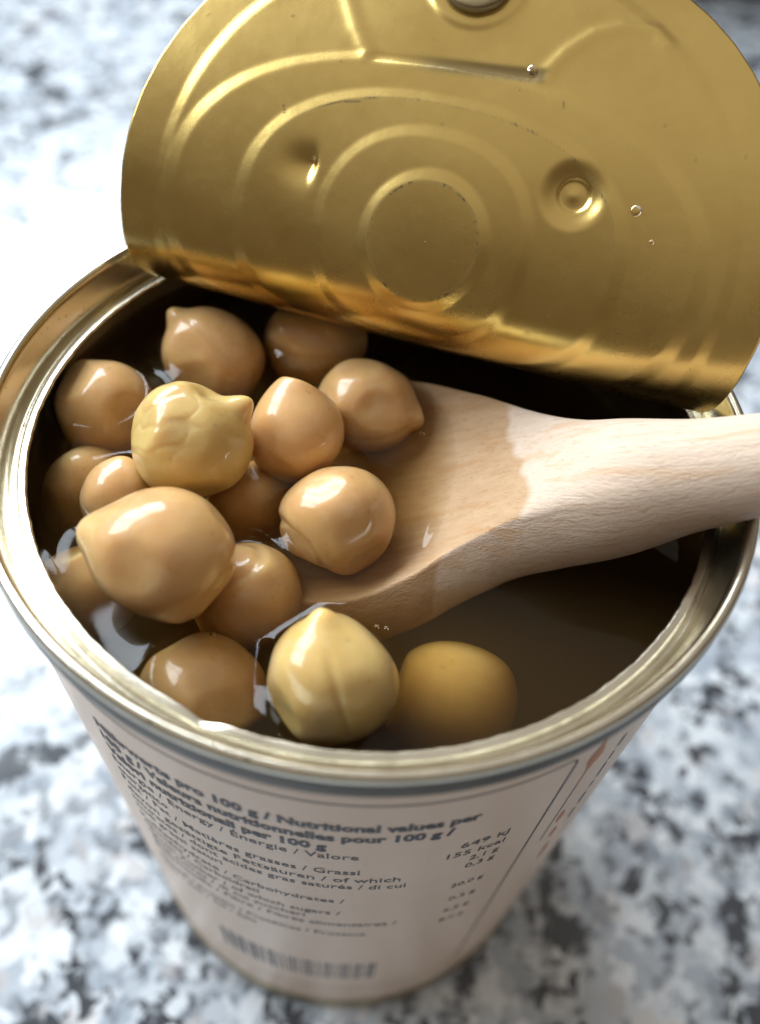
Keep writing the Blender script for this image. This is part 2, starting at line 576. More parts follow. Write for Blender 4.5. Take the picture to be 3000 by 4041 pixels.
# ---------------------------------------------------------------- paper label with its print
RLAB = 36.75
def label_surface():
    a = np.linspace(0, 2 * math.pi, 241)
    zs = np.linspace(-104.6, -4.2, 60)
    A, Z = np.meshgrid(a, zs)
    wr = 0.0
    V = np.stack([(RLAB + wr) * np.sin(A), -(RLAB + wr) * np.cos(A), Z], -1).reshape(-1, 3)
    n = len(V)
    Vi = V.copy()
    Vi[:, :2] *= (RLAB - 0.12) / RLAB
    f = grid_faces(60, 241)
    fi = f[:, ::-1] + n
    ff = np.vstack([f, fi]).tolist()
    for j in range(240):
        ff.append([j + 1, j, n + j, n + j + 1])
        k = 59 * 241
        ff.append([k + j, k + j + 1, n + k + j + 1, n + k + j])
    return mesh_obj('label', V, [], M_PAPER, can) if False else mesh_obj('label', np.vstack([V, Vi]), ff, M_PAPER, can)
label = label_surface()
label['label'] = 'pinkish white paper label printed with nutrition facts'

def wrap(flat, off=0.03):
    """flat: (arc mm, z mm) -> on the label"""
    flat = np.asarray(flat, float)
    a = flat[:, 0] / RLAB
    r = RLAB + off
    return np.stack([r * np.sin(a), -r * np.cos(a), flat[:, 1]], -1)

def deg(a):
    return math.radians(a) * RLAB

def text_line(s, a0, a1, z, size, bold=0.0, align='fit', name='printed_line'):
    cu = bpy.data.curves.new('t', 'FONT')
    cu.body = s
    cu.size = 1.0
    cu.offset = bold
    cu.resolution_u = 2
    ob = bpy.data.objects.new('t', cu)
    COL.objects.link(ob)
    dg = bpy.context.evaluated_depsgraph_get()
    me = bpy.data.meshes.new_from_object(ob.evaluated_get(dg))
    co = np.empty(len(me.vertices) * 3)
    me.vertices.foreach_get('co', co)
    co = co.reshape(-1, 3)
    faces = [list(p.vertices) for p in me.polygons]
    bpy.data.objects.remove(ob, do_unlink=True)
    bpy.data.curves.remove(cu)
    bpy.data.meshes.remove(me)
    x0, x1 = co[:, 0].min(), co[:, 0].max()
    u0, u1 = deg(a0), deg(a1)
    x = u0 + (co[:, 0] - x0) / (x1 - x0) * (u1 - u0)
    y = z + co[:, 1] * size
    V, F = [], []
    copies = ((-0.055, 0.025), (0.055, 0.045)) if bold > 0.02 else ((0.0, 0.03),)
    for dx, off in copies:           # heavy lettering: the strokes are widened sideways
        k = sum(len(q) for q in V)
        V.append(wrap(np.stack([x + dx, y], -1), off))
        F += [[i + k for i in f] for f in faces]
    return mesh_obj(name, np.vstack(V), F, M_INK, label, smooth=False)

LINES = [
    ('N\u00e4hrwerte pro 100 g / Nutritional values per', -38.5, 18.4, -13.75, 2.6, 0.021),
    ('100 g / Valeurs nutritionnelles pour 100 g /', -38.5, 15.1, -16.6, 2.6, 0.021),
    ('Valori nutrizionali per 100 g', -38.5, -2.4, -19.4, 2.6, 0.021),
    ('Energie / Energy / \u00c9nergie / Valore', -38.5, 2.3, -22.0, 2.3, 0.006),
    ('energetico', -38.5, -28.0, -24.5, 2.3, 0.006),
    ('Fett / Fat / Mati\u00e8res grasses / Grassi', -38.5, 2.7, -27.0, 2.3, 0.006),
    ('davon ges\u00e4ttigte Fetts\u00e4uren / of which', -38.5, 9.2, -29.8, 2.3, 0.006),
    ('saturates / dont acides gras satur\u00e9s / di cui', -38.5, 10.3, -32.3, 2.3, 0.006),
    ('acidi grassi saturi', -38.5, -20.0, -34.8, 2.3, 0.006),
    ('Kohlenhydrate / Carbohydrates /', -38.5, 0.8, -38.2, 2.3, 0.006),
    ('Glucides / Carboidrati', -38.5, -14.0, -40.7, 2.3, 0.006),
    ('davon Zucker / of which sugars /', -38.5, 0.3, -43.6, 2.3, 0.006),
    ('dont sucres / di cui zuccheri', -38.5, -6.0, -46.1, 2.3, 0.006),
    ('Ballaststoffe / Fibre / Fibres alimentaires /', -38.5, 10.7, -49.0, 2.3, 0.006),
    ('Eiwei\u00df / Protein / Prot\u00e9ines / Proteine', -38.5, 5.3, -54.0, 2.3, 0.006),
    ('Salz / Salt / Sel / Sale', -38.5, -16.0, -57.0, 2.3, 0.006),
    ('649 kJ', 17.2, 24.9, -21.9, 2.2, 0.006),
    ('155 kcal', 15.6, 24.9, -24.6, 2.2, 0.006),
    ('2,1 g', 19.7, 24.7, -27.2, 2.2, 0.006),
    ('0,3 g', 19.5, 24.7, -29.8, 2.2, 0.006),
    ('20,0 g', 18.6, 24.6, -37.0, 2.2, 0.006),
    ('0,5 g', 19.4, 24.6, -43.0, 2.2, 0.006),
    ('6,5 g', 19.4, 24.6, -48.5, 2.2, 0.006),
    ('8,0 g', 19.4, 24.6, -53.5, 2.2, 0.006),
]
for s, a0, a1, z, size, bold in LINES:
    text_line(s, a0, a1, z, size, bold)

def ribbon(name, pts, width, material, off=0.035, widths=None):
    """flat strip along pts (arc mm, z mm), wrapped on the label"""
    p = np.asarray(pts, float)
    d = np.gradient(p, axis=0)
    d /= np.linalg.norm(d, axis=1)[:, None] + 1e-12
    nrm = np.stack([-d[:, 1], d[:, 0]], -1)
    w = (np.asarray(widths) if widths is not None else np.full(len(p), width))[:, None] / 2
    A, B = wrap(p + nrm * w, off), wrap(p - nrm * w, off)
    V = np.empty((2 * len(p), 3))
    V[0::2], V[1::2] = A, B
    f = [[2 * i, 2 * i + 1, 2 * i + 3, 2 * i + 2] for i in range(len(p) - 1)]
    return mesh_obj(name, V, f, material, label, smooth=False)

# frame with rounded corners: runs round the nutrition panel
fr = []
for a in np.linspace(-62, 29.2, 60):
    fr.append((deg(a), -7.2))
for t in np.linspace(0, math.pi / 2, 8)[1:]:
    fr.append((deg(29.2) + 1.2 * math.sin(t), -8.4 + 1.2 * math.cos(t)))
for z in np.linspace(-8.6, -90.0, 50)[1:]:
    fr.append((deg(29.2) + 1.2, z))
for t in np.linspace(0, math.pi / 2, 8)[1:]:
    fr.append((deg(29.2) + 1.2 * math.cos(t), -90 - 1.2 * math.sin(t)))
for a in np.linspace(29, -62, 60)[1:]:
    fr.append((deg(a), -91.2))
ribbon('frame_line', fr, 0.26, M_INK)
# orange pictogram beside the frame, thin rule and dashes further right
zz = np.linspace(-5.0, -17.5, 26)
wd = 0.18 + 1.5 * np.exp(-((zz + 10.3) / 2.1) ** 2)
ribbon('orange_mark', [(deg(35.2), z) for z in zz], 1, M_ORANGE, widths=wd)
zz = np.linspace(-17.5, -34, 16)
ribbon('thin_rule', [(deg(35.2), z) for z in zz], 0.16, M_INK)
for z0, z1, wv in ((-10.5, -13.2, 0.42), (-14.4, -16.4, 0.3), (-17.2, -20.8, 0.38), (-22.0, -23.8, 0.3), (-25.2, -28.4, 0.42), (-30, -33, 0.36)):
    ribbon('printed_dash', [(deg(41.2), z) for z in np.linspace(z0, z1, 6)], wv, M_INK)
for z0, z1 in ((-26, -30), (-33, -36.5), (-40, -47)):
    ribbon('orange_mark', [(deg(37.0 - (z0 + 26) * 0.2), z) for z in np.linspace(z0, z1, 8)], 0.5, M_ORANGE,
           widths=0.15 + 0.7 * np.sin(np.linspace(0, math.pi, 8)))
# bar code near the foot of the label
def barcode():
    g = random.Random(11)
    V, F = [], []
    x = deg(-27)
    end = deg(8.8)
    while x < end:
        wv = g.choice((0.28, 0.28, 0.5, 0.75))
        z1 = -83.5
        for (a, z) in ((x, z1), (x + wv, z1), (x + wv, -72.0), (x, -72.0)):
            V.append(wrap([(a, z)], 0.03)[0])
        k = len(V)
        F.append([k - 4, k - 3, k - 2, k - 1])
        x += wv + g.choice((0.28, 0.42, 0.6))
    mesh_obj('barcode', V, F, M_INK, label, smooth=False)
barcode()

# ---------------------------------------------------------------- lid: a disc rolled up from the far side
PHI, V0, TH1, L1, K2, ZL, CX = -0.256, -18.75, 2.078, 15.3, 0.020, -3.735, 0.272
RLID = 33.4
UD = np.array([math.cos(PHI), math.sin(PHI), 0])
VD = np.array([math.sin(PHI), -math.cos(PHI), 0])
_S = np.linspace(0, 60, 1200)
_t = np.clip(_S / L1, 0, 1)
_TH = TH1 * (3 * _t ** 2 - 2 * _t ** 3) + K2 * np.maximum(_S - L1, 0)
_ds = _S[1] - _S[0]
_A = np.concatenate([[0], np.cumsum((np.cos(_TH[1:]) + np.cos(_TH[:-1])) / 2 * _ds)])
_B = np.concatenate([[0], np.cumsum((np.sin(_TH[1:]) + np.sin(_TH[:-1])) / 2 * _ds)])

def lid_map(u, v, e=0.0):
    s = np.maximum(v - V0, 0)
    a = np.where(v < V0, v, V0 + np.interp(s, _S, _A))
    b = np.interp(s, _S, _B)
    th = np.interp(s, _S, _TH)
    P = (u + CX)[:, None] * UD + a[:, None] * VD + b[:, None] * np.array([0, 0, 1.0]) + np.array([0, 0, ZL])
    n = np.sin(th)[:, None] * VD - np.cos(th)[:, None] * np.array([0, 0, 1.0])
    return P + n * np.asarray(e)[:, None], n

def sup(u, v, cx, a, b, n):
    return (np.abs((u - cx) / a) ** n + np.abs(v / b) ** n) ** (1 / n)

def seg_dist(u, v, pts):
    d = np.full(u.shape, 1e9)
    for (x0, y0), (x1, y1) in zip(pts[:-1], pts[1:]):
        dx, dy = x1 - x0, y1 - y0
        t = np.clip(((u - x0) * dx + (v - y0) * dy) / (dx * dx + dy * dy), 0, 1)
        d = np.minimum(d, np.hypot(u - x0 - t * dx, v - y0 - t * dy))
    return d

def lin(t):
    # flat bevel with barely rounded ends
    t = np.clip(t, -0.1, 1.1)
    k = 0.12
    a = np.where(t < k, (t + k) ** 2 / (4 * k), t)
    a = np.where(t < -k, 0, a)
    b = np.where(t > 1 - k, 1 - (1 + k - t) ** 2 / (4 * k), a)
    return np.where(t > 1 + k, 1, b)

def lid_relief(u, v):
    r = np.hypot(u, v)
    rc = np.hypot(u + 0.3, v)
    e = 0.27 * lin((6.75 - rc) / 1.15)
    q = sup(u, v, -0.8, 11.2, 10.5, 2.25)
    e += 0.20 * lin((1.0 - q) * 10.8 / 1.1)
    q3 = sup(u, v, -0.6, 20.2, 13.6, 2.35)
    e += 0.25 * lin((1.0 - q3) * 16.0 / 1.15)
    q4 = sup(u, v, -0.7, 28.0, 17.0, 2.25)
    e += 0.24 * lin((1.0 - q4) * 21.0 / 1.2)
    e += 0.17 * lin((29.7 - r) / 1.2)
    # finger-well ridges beside the tab
    for pts in ([(7.0, 17.3), (8.6, 20.0), (10.6, 22.2), (13.0, 23.4), (16.0, 23.8), (17.4, 22.6)],
                [(-10.2, 16.2), (-12.0, 18.4), (-13.6, 21.0), (-15.0, 22.6)]):
        e += 0.18 * np.exp(-(seg_dist(u, v, pts) / 0.75) ** 2)
    # straight crease under the tab
    dc = seg_dist(u, v, [(-9.8, 15.7), (7.0, 17.3)])
    sgn = (v - (16.55 + (u + 1.4) * 0.095))
    inside = smooth01((u + 10.5) / 1.2) * smooth01((8.0 - u) / 1.2)
    e -= 0.18 * inside * np.exp(-(np.maximum(np.abs(sgn) - 0.15, 0) / 0.35) ** 2)
    # rivet well
    rr = np.hypot(u + 1.6, v - 25.3)
    e += 0.30 * smooth01((5.4 - rr) / 1.0)
    # two dents
    r1 = np.hypot(u - 12.8, v - 7.2)
    e += -0.62 * smooth01((3.5 - r1) / 2.1) - 0.24 * smooth01((1.7 - r1) / 0.4) + 0.16 * np.exp(-(r1 / 0.6) ** 2)
    du, dv = u + 13.4, v - 4.5
    r2 = np.hypot(du / np.where(du > 0, 0.75, 2.2), dv / np.where(dv > 0, 1.7, 1.5))
    e += -0.55 * np.exp(-r2 ** 2)
    du, dv = u + 13.0, v - 4.9
    e += -0.25 * np.exp(-((du / 0.4) ** 2 + (dv / 0.6) ** 2))
    # soft buckles from the peeling
    e += (0.10 * np.sin(u * 0.16 + 0.8) * np.sin(v * 0.21 + 0.4) + 0.05 * np.sin(u * 0.35 + v * 0.22)) * smooth01((v + 7.0) / 9.0)
    return e * (0.45 + 0.55 * smooth01((v + 12.0) / 8.0))

def lid_wear(u, v):
    g = np.random.default_rng(3)
    wv = np.zeros_like(u)
    rc = np.hypot(u + 0.3, v)
    an = np.arctan2(v, u + 0.3)
    band = np.exp(-((rc - 5.5) / 0.09) ** 2)
    m = np.clip(1.6 * (np.sin(an * 7 + 1.1) * np.sin(an * 13 + 0.3) + 0.5 * np.sin(an * 41)), 0, 1)
    wv = np.maximum(wv, band * (0.35 + 0.65 * m))
    for a0 in (2.05, 2.2, 2.32, 2.42, 1.4, 0.55, 0.35, 0.2, 3.3, -1.9):
        wv = np.maximum(wv, np.exp(-(((an - a0) * 5.4 / 0.12) ** 2 + ((rc - 5.45) / 0.13) ** 2)))
    q3 = sup(u, v, -0.6, 20.2, 13.6, 2.35)
    d3 = (1 - q3) * 16.0 - 1.2
    an3 = np.arctan2(v * 1.4, u)
    for a0, ln in ((2.25, 0.11), (2.05, 0.05), (1.25, 0.03), (1.15, 0.04), (0.86, 0.03), (0.72, 0.05), (0.60, 0.06)):
        wv = np.maximum(wv, 0.9 * np.exp(-((an3 - a0) / ln) ** 2 - (d3 / 0.10) ** 2))
    wv = np.maximum(wv, 0.30 * np.exp(-(d3 / 0.08) ** 2) * (v > 2))
    sgn = (v - (16.42 + (u + 1.4) * 0.095))
    ins = smooth01((u + 8.0) / 6.0) * smooth01((7.6 - u) / 0.8)
    wv = np.maximum(wv, 0.72 * ins * np.exp(-(sgn / 0.80) ** 4))
    teeth = np.clip(np.sin(u * 9.0) + np.sin(u * 5.3 + 1), 0, 1)
    wv = np.maximum(wv, 0.75 * ins * teeth * np.exp(-((sgn + 0.55) / 0.22) ** 2))
    for _ in range(26):
        a, b = g.uniform(-29, 29), g.uniform(-8, 27)
        s = g.uniform(0.07, 0.16)
        wv = np.maximum(wv, g.uniform(0.3, 0.9) * np.exp(-((u - a) ** 2 + (v - b) ** 2) / s ** 2))
    for (x0, y0, x1, y1) in ((-17.2, 9.6, -16.9, 8.9), (-11.0, 11.0, -9.6, 11.3), (9.5, 15.2, 9.7, 14.6)):
        wv = np.maximum(wv, 0.8 * np.exp(-(seg_dist(u, v, [(x0, y0), (x1, y1)]) / 0.09) ** 2))
    return np.clip(wv, 0, 1)

def build_lid():
    nr, na = 190, 560
    rr = np.linspace(0.02, RLID, nr)
    aa = np.linspace(0, 2 * math.pi, na, endpoint=False)
    Rg, Ag = np.meshgrid(rr, aa, indexing='ij')
    jag = 1 + 0.0006 * np.sin(Ag * 57) * (Rg / RLID) ** 20
    u, v = (Rg * jag * np.cos(Ag)).ravel(), (Rg * jag * np.sin(Ag)).ravel()
    e = lid_relief(u, v)
    wv = lid_wear(u, v)
    Pf, _ = lid_map(u, v, e)
    Pb, _ = lid_map(u, v, e - 0.22)
    n = len(Pf)
    f = grid_faces(nr, na, True)
    ff = np.vstack([f, f[:, ::-1] + n]).tolist()
    k = (nr - 1) * na
    for j in range(na):
        j2 = (j + 1) % na
        ff.append([k + j, k + j2, n + k + j2, n + k + j])
    ff.append(list(range(na)))
    ff.append([n + j for j in reversed(range(na))])
    o = mesh_obj('lid', np.vstack([Pf, Pb]), ff, M_GOLD, can, attrs={'wear': np.concatenate([wv, wv * 0])})
    o['label'] = 'gold lacquered lid rolled up and back, ringed with embossed beads'
    # rivet of the pull tab
    V, F = [], []
    nr2, na2 = 14, 48
    for i in range(nr2):
        r = 3.55 * i / (nr2 - 1) + 0.01
        for j in range(na2):
            a = 2 * math.pi * j / na2
            uu, vv = np.array([-1.6 + r * math.cos(a)]), np.array([25.3 + r * math.sin(a)])
            h = 0.55 + (0.22 if r < 3.2 else 0.22 * max(0, (3.56 - r)) / 0.36) + 0.06 * math.sin(r * 9 + a * 3) * math.cos(a * 5)
            V.append(lid_map(uu, vv, np.array([h + 0.45]))[0][0])
    F = grid_faces(nr2, na2, True).tolist()
    b = len(V)
    for j in range(na2):
        a = 2 * math.pi * j / na2
        V.append(lid_map(np.array([-1.6 + 3.6 * math.cos(a)]), np.array([25.3 + 3.6 * math.sin(a)]), np.array([0.2]))[0][0])
    k = (nr2 - 1) * na2
    for j in range(na2):
        F.append([k + j, k + (j + 1) % na2, b + (j + 1) % na2, b + j])
    F.append(list(range(na2)))
    rv = mesh_obj('rivet', V, F, tin_metal('tarnished_rivet', (0.30, 0.24, 0.13), 0.45), o)
    rv['label'] = 'dark tarnished underside of the pull-tab rivet'
    return o
lid = build_lid()

# ================================================================== wooden spoon
ZLIQ = -8.9
# x, y, z of the section centre (level of the bowl's edges), half width, hollow depth, depth of the underside, roundness of the top
SP = [(118, -18.5, 44.5, 4.4, 0, 4.4, 1),
      (80, -13.3, 25.4, 4.4, 0, 4.4, 1),
      (50, -9.4, 10.7, 4.4, 0, 4.4, 1),
      (37, -7.7, 4.6, 4.5, 0, 4.5, 1),
      (30, -6.9, 1.3, 5.1, 0, 5.3, 0.92),
      (24, -6.0, -1.5, 6.3, 0.1, 7.0, 0.74),
      (19, -4.6, -3.4, 7.0, 0.5, 8.0, 0.45),
      (14, -2.9, -5.2, 9.0, 1.2, 8.4, 0.18),
      (9, -1.7, -7.0, 11.6, 2.0, 8.4, 0.05),
      (4, -1.1, -8.6, 14.0, 2.9, 8.2, 0),
      (-1, -0.8, -10.1, 15.4, 3.5, 8.0, 0),
      (-6, -0.6, -11.4, 15.2, 3.7, 7.6, 0),
      (-11, -0.4, -12.5, 13.0, 3.2, 6.8, 0),
      (-15, -0.2, -13.3, 9.0, 2.0, 5.2, 0),
      (-17.2, 0, -13.7, 4.6, 0.8, 3.4, 0),
      (-18.0, 0, -13.9, 0.6, 0.0, 1.2, 0)]
NK = 100

def build_spoon():
    S = catmull(SP, 10)
    C = S[:, :3]
    T = np.gradient(C, axis=0)
    T /= np.linalg.norm(T, axis=1)[:, None]
    nk = NK
    V, al, ac, de, da = [], [], [], [], []
    arc = np.concatenate([[0], np.cumsum(np.linalg.norm(np.diff(C, axis=0), axis=1))])
    for i in range(len(S)):
        t = T[i]
        side = np.cross(t, [0, 0, 1.0])
        side /= np.linalg.norm(side)          # points to +y when t goes to -x
        up = np.cross(side, t)
        wv, hol, dep, rnd = S[i, 3:7]
        wv, hol, dep, rnd = max(wv, 0.2), max(hol, 0), max(dep, 0.5), min(max(rnd, 0), 1)
        bev = min(0.26 * dep, wv * 0.5)
        for k in range(nk):
            f = k / nk
            # carved section: hollow top, sloping thick side, rounded underside
            if f < 0.40:
                q = f / 0.40
                a = math.radians(30 + 120 * q)
                x = math.cos(math.pi * q)
                y, z = x * wv, -hol * (1 - abs(x) ** 2.2)
                top = True
            elif f < 0.55:
                q = (f - 0.40) / 0.15
                a = math.radians(150 + 60 * q)
                y, z = -(wv + bev * math.sin(q * math.pi / 2)), -0.62 * dep * q
                top = False
            elif f < 0.85:
                q = (f - 0.55) / 0.30
                a = math.radians(210 + 120 * q)
                b_ = math.pi * (1 + q)
                y, z = (wv + bev) * math.cos(b_), -0.62 * dep + 0.38 * dep * math.sin(b_)
                top = False
            else:
                q = (f - 0.85) / 0.15
                a = math.radians(-30 + 60 * q)
                y, z = wv + bev * math.cos(q * math.pi / 2), -0.62 * dep * (1 - q)
                top = False
            y = rnd * math.cos(a) * wv + (1 - rnd) * y
            z = rnd * math.sin(a) * dep + (1 - rnd) * z
            p = C[i] + side * y + up * z
            V.append(p)
            al.append(arc[i])
            ac.append(y)
            de.append(z)
            # damp field: > 0 wet; the broth has crept further up the hollow than up the side
            lim = 15.5 if top else 7.5
            da.append((lim - p[0]) * 0.5 - (0.06 * abs(y) if top else 0.0))
    V = np.array(V)
    # worn, slightly uneven carving
    nz = snoise(V, 0.35, 21, 2)[:, None] * 0.10
    V = V + nz * np.array([0.2, 0.6, 0.8])
    n = len(S)
    f = grid_faces(n, nk, True).tolist()
    f.append(list(range(nk)))
    f.append([(n - 1) * nk + j for j in reversed(range(nk))])
    o = mesh_obj('wooden_spoon', V, f, M_WOOD, attrs={'along': al, 'across': ac, 'depth': de, 'damp': da})
    tag(o, 'pale wooden spoon dipping into the can, its handle resting on the rim', 'spoon')
    bm = bmesh.new()
    bm.from_mesh(o.data)
    bmesh.ops.recalc_face_normals(bm, faces=bm.faces)
    bm.to_mesh(o.data)
    bm.free()
    return V
SPOON_V = build_spoon()

# ================================================================== chickpeas
def ico(sub):
    bm = bmesh.new()
    bmesh.ops.create_icosphere(bm, subdivisions=sub, radius=1.0)
    v = np.array([x.co[:] for x in bm.verts])
    v /= np.linalg.norm(v, axis=1)[:, None]
    f = [[x.index for x in p.verts] for p in bm.faces]
    bm.free()
    return v, f
ICO_V, ICO_F = ico(6)

PEA_TAN = pea_material('chickpea_tan', (0.52, 0.29, 0.108), (0.66, 0.415, 0.182))
PEA_PINK = pea_material('chickpea_pinkish', (0.56, 0.305, 0.113), (0.69, 0.425, 0.182))
PEA_YEL = pea_material('chickpea_yellow', (0.56, 0.37, 0.12), (0.70, 0.505, 0.20), (0.74, 0.55, 0.20))

def chickpea(label, c, r, beak, roll=0.0, beak_h=0.26, beak_w=0.30, long=1.06, flat=1.0, crease=0.0, lump=0.05, wrinkle=0.0,
             material=None, seed=1, tipcol=0.6, cleft=0.0, shoulder=0.15, lobe=(0, 0, 1, 0.7), flats=6):
    """beak = direction of the point as (right, up, towards viewer) of the photograph's view"""
    b = beak[0] * RGT + beak[1] * UPV - beak[2] * FWD
    b /= np.linalg.norm(b)
    y = -FWD + 0.02 * RGT
    y = y - (y @ b) * b
    y /= np.linalg.norm(y)
    x = np.cross(y, b)
    cr_, sr_ = math.cos(roll), math.sin(roll)
    x, y = cr_ * x + sr_ * y, -sr_ * x + cr_ * y
    d = ICO_V
    zz = d[:, 2]
    gh = np.random.default_rng(seed * 31 + 7)
    hk = np.array([gh.normal() * 0.10, gh.normal() * 0.10, 1.0])
    hk /= np.linalg.norm(hk)
    ang = np.arccos(np.clip(d @ hk, -1, 1))
    rad = np.ones(len(d))
    # the beak and the shoulder that leads to it
    rad += beak_h * np.exp(-(ang / beak_w) ** 2) + shoulder * beak_h * np.exp(-(ang / 0.7) ** 2)
    rad += 0.035 * ((d ** 4).sum(1) - 0.6) * -1
    # two cotyledon lobes: a crease running from the beak round one side
    g = d[:, 0]
    reach = smooth01((zz + 0.75) / 0.5) * smooth01((0.93 - zz) / 0.25)
    rad -= crease * np.exp(-(g / 0.07) ** 2) * reach * (d[:, 1] > -0.2) * smooth01((d[:, 1] + 0.2) / 0.4)
    if cleft:
        # a deep cleft that separates a side lobe
        k = lobe[0] * RGT + lobe[1] * UPV - lobe[2] * FWD
        k /= np.linalg.norm(k)
        h = d @ np.array([k @ x, k @ y, k @ b])
        rad -= cleft * np.exp(-((h - lobe[3]) / 0.06) ** 2) * smooth01((h + 1.0))
    # cheeks pressed flat against the neighbours in the can
    for _ in range(flats):
        k = gh.normal(size=3)
        k[2] -= 0.35
        k /= np.linalg.norm(k)
        lim = gh.uniform(0.885, 0.955) / np.maximum(d @ k, 0.05)
        sm = 0.035
        rad = 0.5 * (rad + lim - np.sqrt((rad - lim) ** 2 + sm ** 2)) + 0.004
    rad *= 1.035
    rad += lump * snoise(d, 2.4, seed * 13 + 1)
    rad += 0.018 * snoise(d, 4.6, seed * 13 + 7) + 0.006 * snoise(d, 9.0, seed * 13 + 5)
    if wrinkle:
        # folds of loose skin: narrow furrows that wander over one cheek, a shallow dimple and a nick at the foot
        def view(rx, ux, tx):
            k = rx * RGT + ux * UPV - tx * FWD
            k /= np.linalg.norm(k)
            return d @ np.array([k @ x, k @ y, k @ b])
        cheek = smooth01((view(-0.55, 0.40, 0.75) - 0.35) / 0.4)
        n1 = snoise(d, 6.0, seed * 13 + 2)
        n2 = snoise(d + 0.08 * n1[:, None], 9.0, seed * 13 + 3)
        rad -= wrinkle * cheek * np.exp(-(n2 / 0.42) ** 2)
        rad -= 0.07 * np.exp(-((1 - view(0.15, 0.45, 0.85)) / 0.05))
        rad -= 0.10 * np.exp(-((1 - view(0.42, 0.80, 0.45)) / 0.03))
        rad -= 0.05 * np.exp(-((1 - view(-0.75, -0.5, 0.45)) / 0.02))
        rad += 0.05 * np.exp(-((1 - view(-0.10, 0.85, 0.5)) / 0.05))
    P = d * rad[:, None] * np.array([1.0, flat, long])
    W = c + r * (P[:, :1] * x + P[:, 1:2] * y + P[:, 2:] * b)
    tip = tipcol * np.exp(-(ang / (beak_w * 1.1)) ** 2) + 0.25 * np.clip(snoise(d, 3.0, seed * 13 + 9), 0, 1)
    # shift mesh so the origin sits at the bean's underside
    o = mesh_obj('chickpea', W - np.asarray(c), ICO_F, material or PEA_TAN, attrs={'tip': tip})
    o.location = Vector(c) * MM
    tag(o, label, 'chickpea', 'chickpeas in the can')
    return o

PEAS = []
def pea(label, c, r, beak, **kw):
    PEAS.append((np.array(c, float), r))
    return chickpea(label, np.array(c, float), r, beak, seed=len(PEAS), **kw)

pea('wrinkled yellowish chickpea on top of the heap, its stubby beak pointing right', (-17.9, -3.0, -3.5), 5.55, (0.92, 0.42, 0.10), beak_h=0.30, beak_w=0.22,
    long=1.0, wrinkle=0.013, lump=0.05, material=PEA_YEL, tipcol=0.9, roll=0.4)
pea('smooth orange-tan chickpea wedged right of the wrinkled yellow one', (-7.9, 1.2, -6.5), 4.85, (0.08, 0.97, 0.35), beak_h=0.17, beak_w=0.34,
    long=1.04, material=PEA_PINK, crease=0.0, tipcol=0.2, shoulder=0.6)
pea('chickpea at the upper edge of the spoon bowl, beak pointing right', (-0.9, 8.6, -8.6), 4.75, (0.93, -0.10, 0.10), beak_h=0.30, beak_w=0.27,
    long=1.10, material=PEA_TAN, crease=0.03, roll=1.0)
pea('round glossy chickpea alone in the middle of the spoon bowl', (-2.9, -8.3, -7.9), 5.35, (-0.35, 0.25, -0.85), beak_h=0.15, long=1.0, material=PEA_TAN,
    cleft=0.055, lobe=(-0.75, -0.60, 0.10, 0.78), lump=0.035, crease=0.0)
pea('biggest smooth tan chickpea at the left, its sharp beak pointing left', (-17.2, -17.4, -3.0), 5.75, (-0.93, 0.36, 0.10), beak_h=0.17, beak_w=0.30,
    long=1.05, material=PEA_PINK, crease=0.0, lump=0.045, shoulder=0.5, cleft=0.02, lobe=(0.80, -0.55, -0.1, 0.80))
pea('chickpea near the lid whose pointed beak sticks up out of the broth', (-19.2, 15.2, -9.4), 5.35, (-0.66, 0.70, 0.20), beak_h=0.22, beak_w=0.20,
    long=1.06, material=PEA_TAN, roll=0.2, crease=0.02)
pea('dim chickpea under the edge of the lid, beak pointing right', (-7.9, 19.4, -9.9), 5.2, (0.95, 0.10, 0.0), beak_h=0.24, long=1.06, material=PEA_TAN)
pea('chickpea against the left wall of the can, behind the heap', (-29.9, 6.2, -10.0), 5.3, (-0.35, 0.75, 0.3), beak_h=0.14, long=1.0, material=PEA_TAN)
pea('submerged chickpea with a split skin between the biggest one and the spoon', (-11.2, -15.6, -12.6), 5.2, (0.40, 0.50, 0.65), beak_h=0.10, long=1.12, material=PEA_TAN, cleft=0.05, crease=0.0, lobe=(-0.25, 0.80, 0.55, 0.86))
pea('yellow chickpea with a centre crease and beak pointing up, at the near rim', (-2.0, -25.8, -7.9), 5.45, (-0.18, 0.88, 0.42), beak_h=0.17, beak_w=0.20, long=1.0, flats=2,
    material=PEA_YEL, crease=0.030, tipcol=1.0, roll=0.12, lump=0.045)
pea('sunken chickpea left of the creased yellow one, close to the near rim', (-13.9, -25.8, -12.8), 5.3, (0.70, -0.45, 0.3), beak_h=0.12, long=1.08, material=PEA_TAN)
pea('blurry yellow chickpea sunk deep at the near rim, right of the creased one', (9.8, -22.8, -17.6), 5.7, (-0.9, 0.1, 0.3), beak_h=0.20, long=1.06, material=PEA_YEL)
pea('dark submerged chickpea in the gap at the middle of the heap', (-12.2, -2.6, -13.2), 4.6, (0.2, 0.3, 0.9), beak_h=0.10, long=1.0, material=PEA_TAN)
pea('dark sunken chickpea by the left wall, below the one behind the heap', (-30.2, -2.6, -14.1), 4.9, (-0.2, 0.5, 0.8), beak_h=0.12, long=1.0, material=PEA_TAN)
pea('sunken chickpea low at the left wall under the biggest one', (-26.9, -15.2, -13.7), 4.6, (-0.3, 0.7, 0.4), beak_h=0.15, long=1.0, material=PEA_TAN)
pea('small chickpea mostly hidden behind the biggest one', (-25.0, -7.0, -8.8), 3.6, (0.2, 0.8, 0.4), beak_h=0.1, long=1.0, material=PEA_TAN)
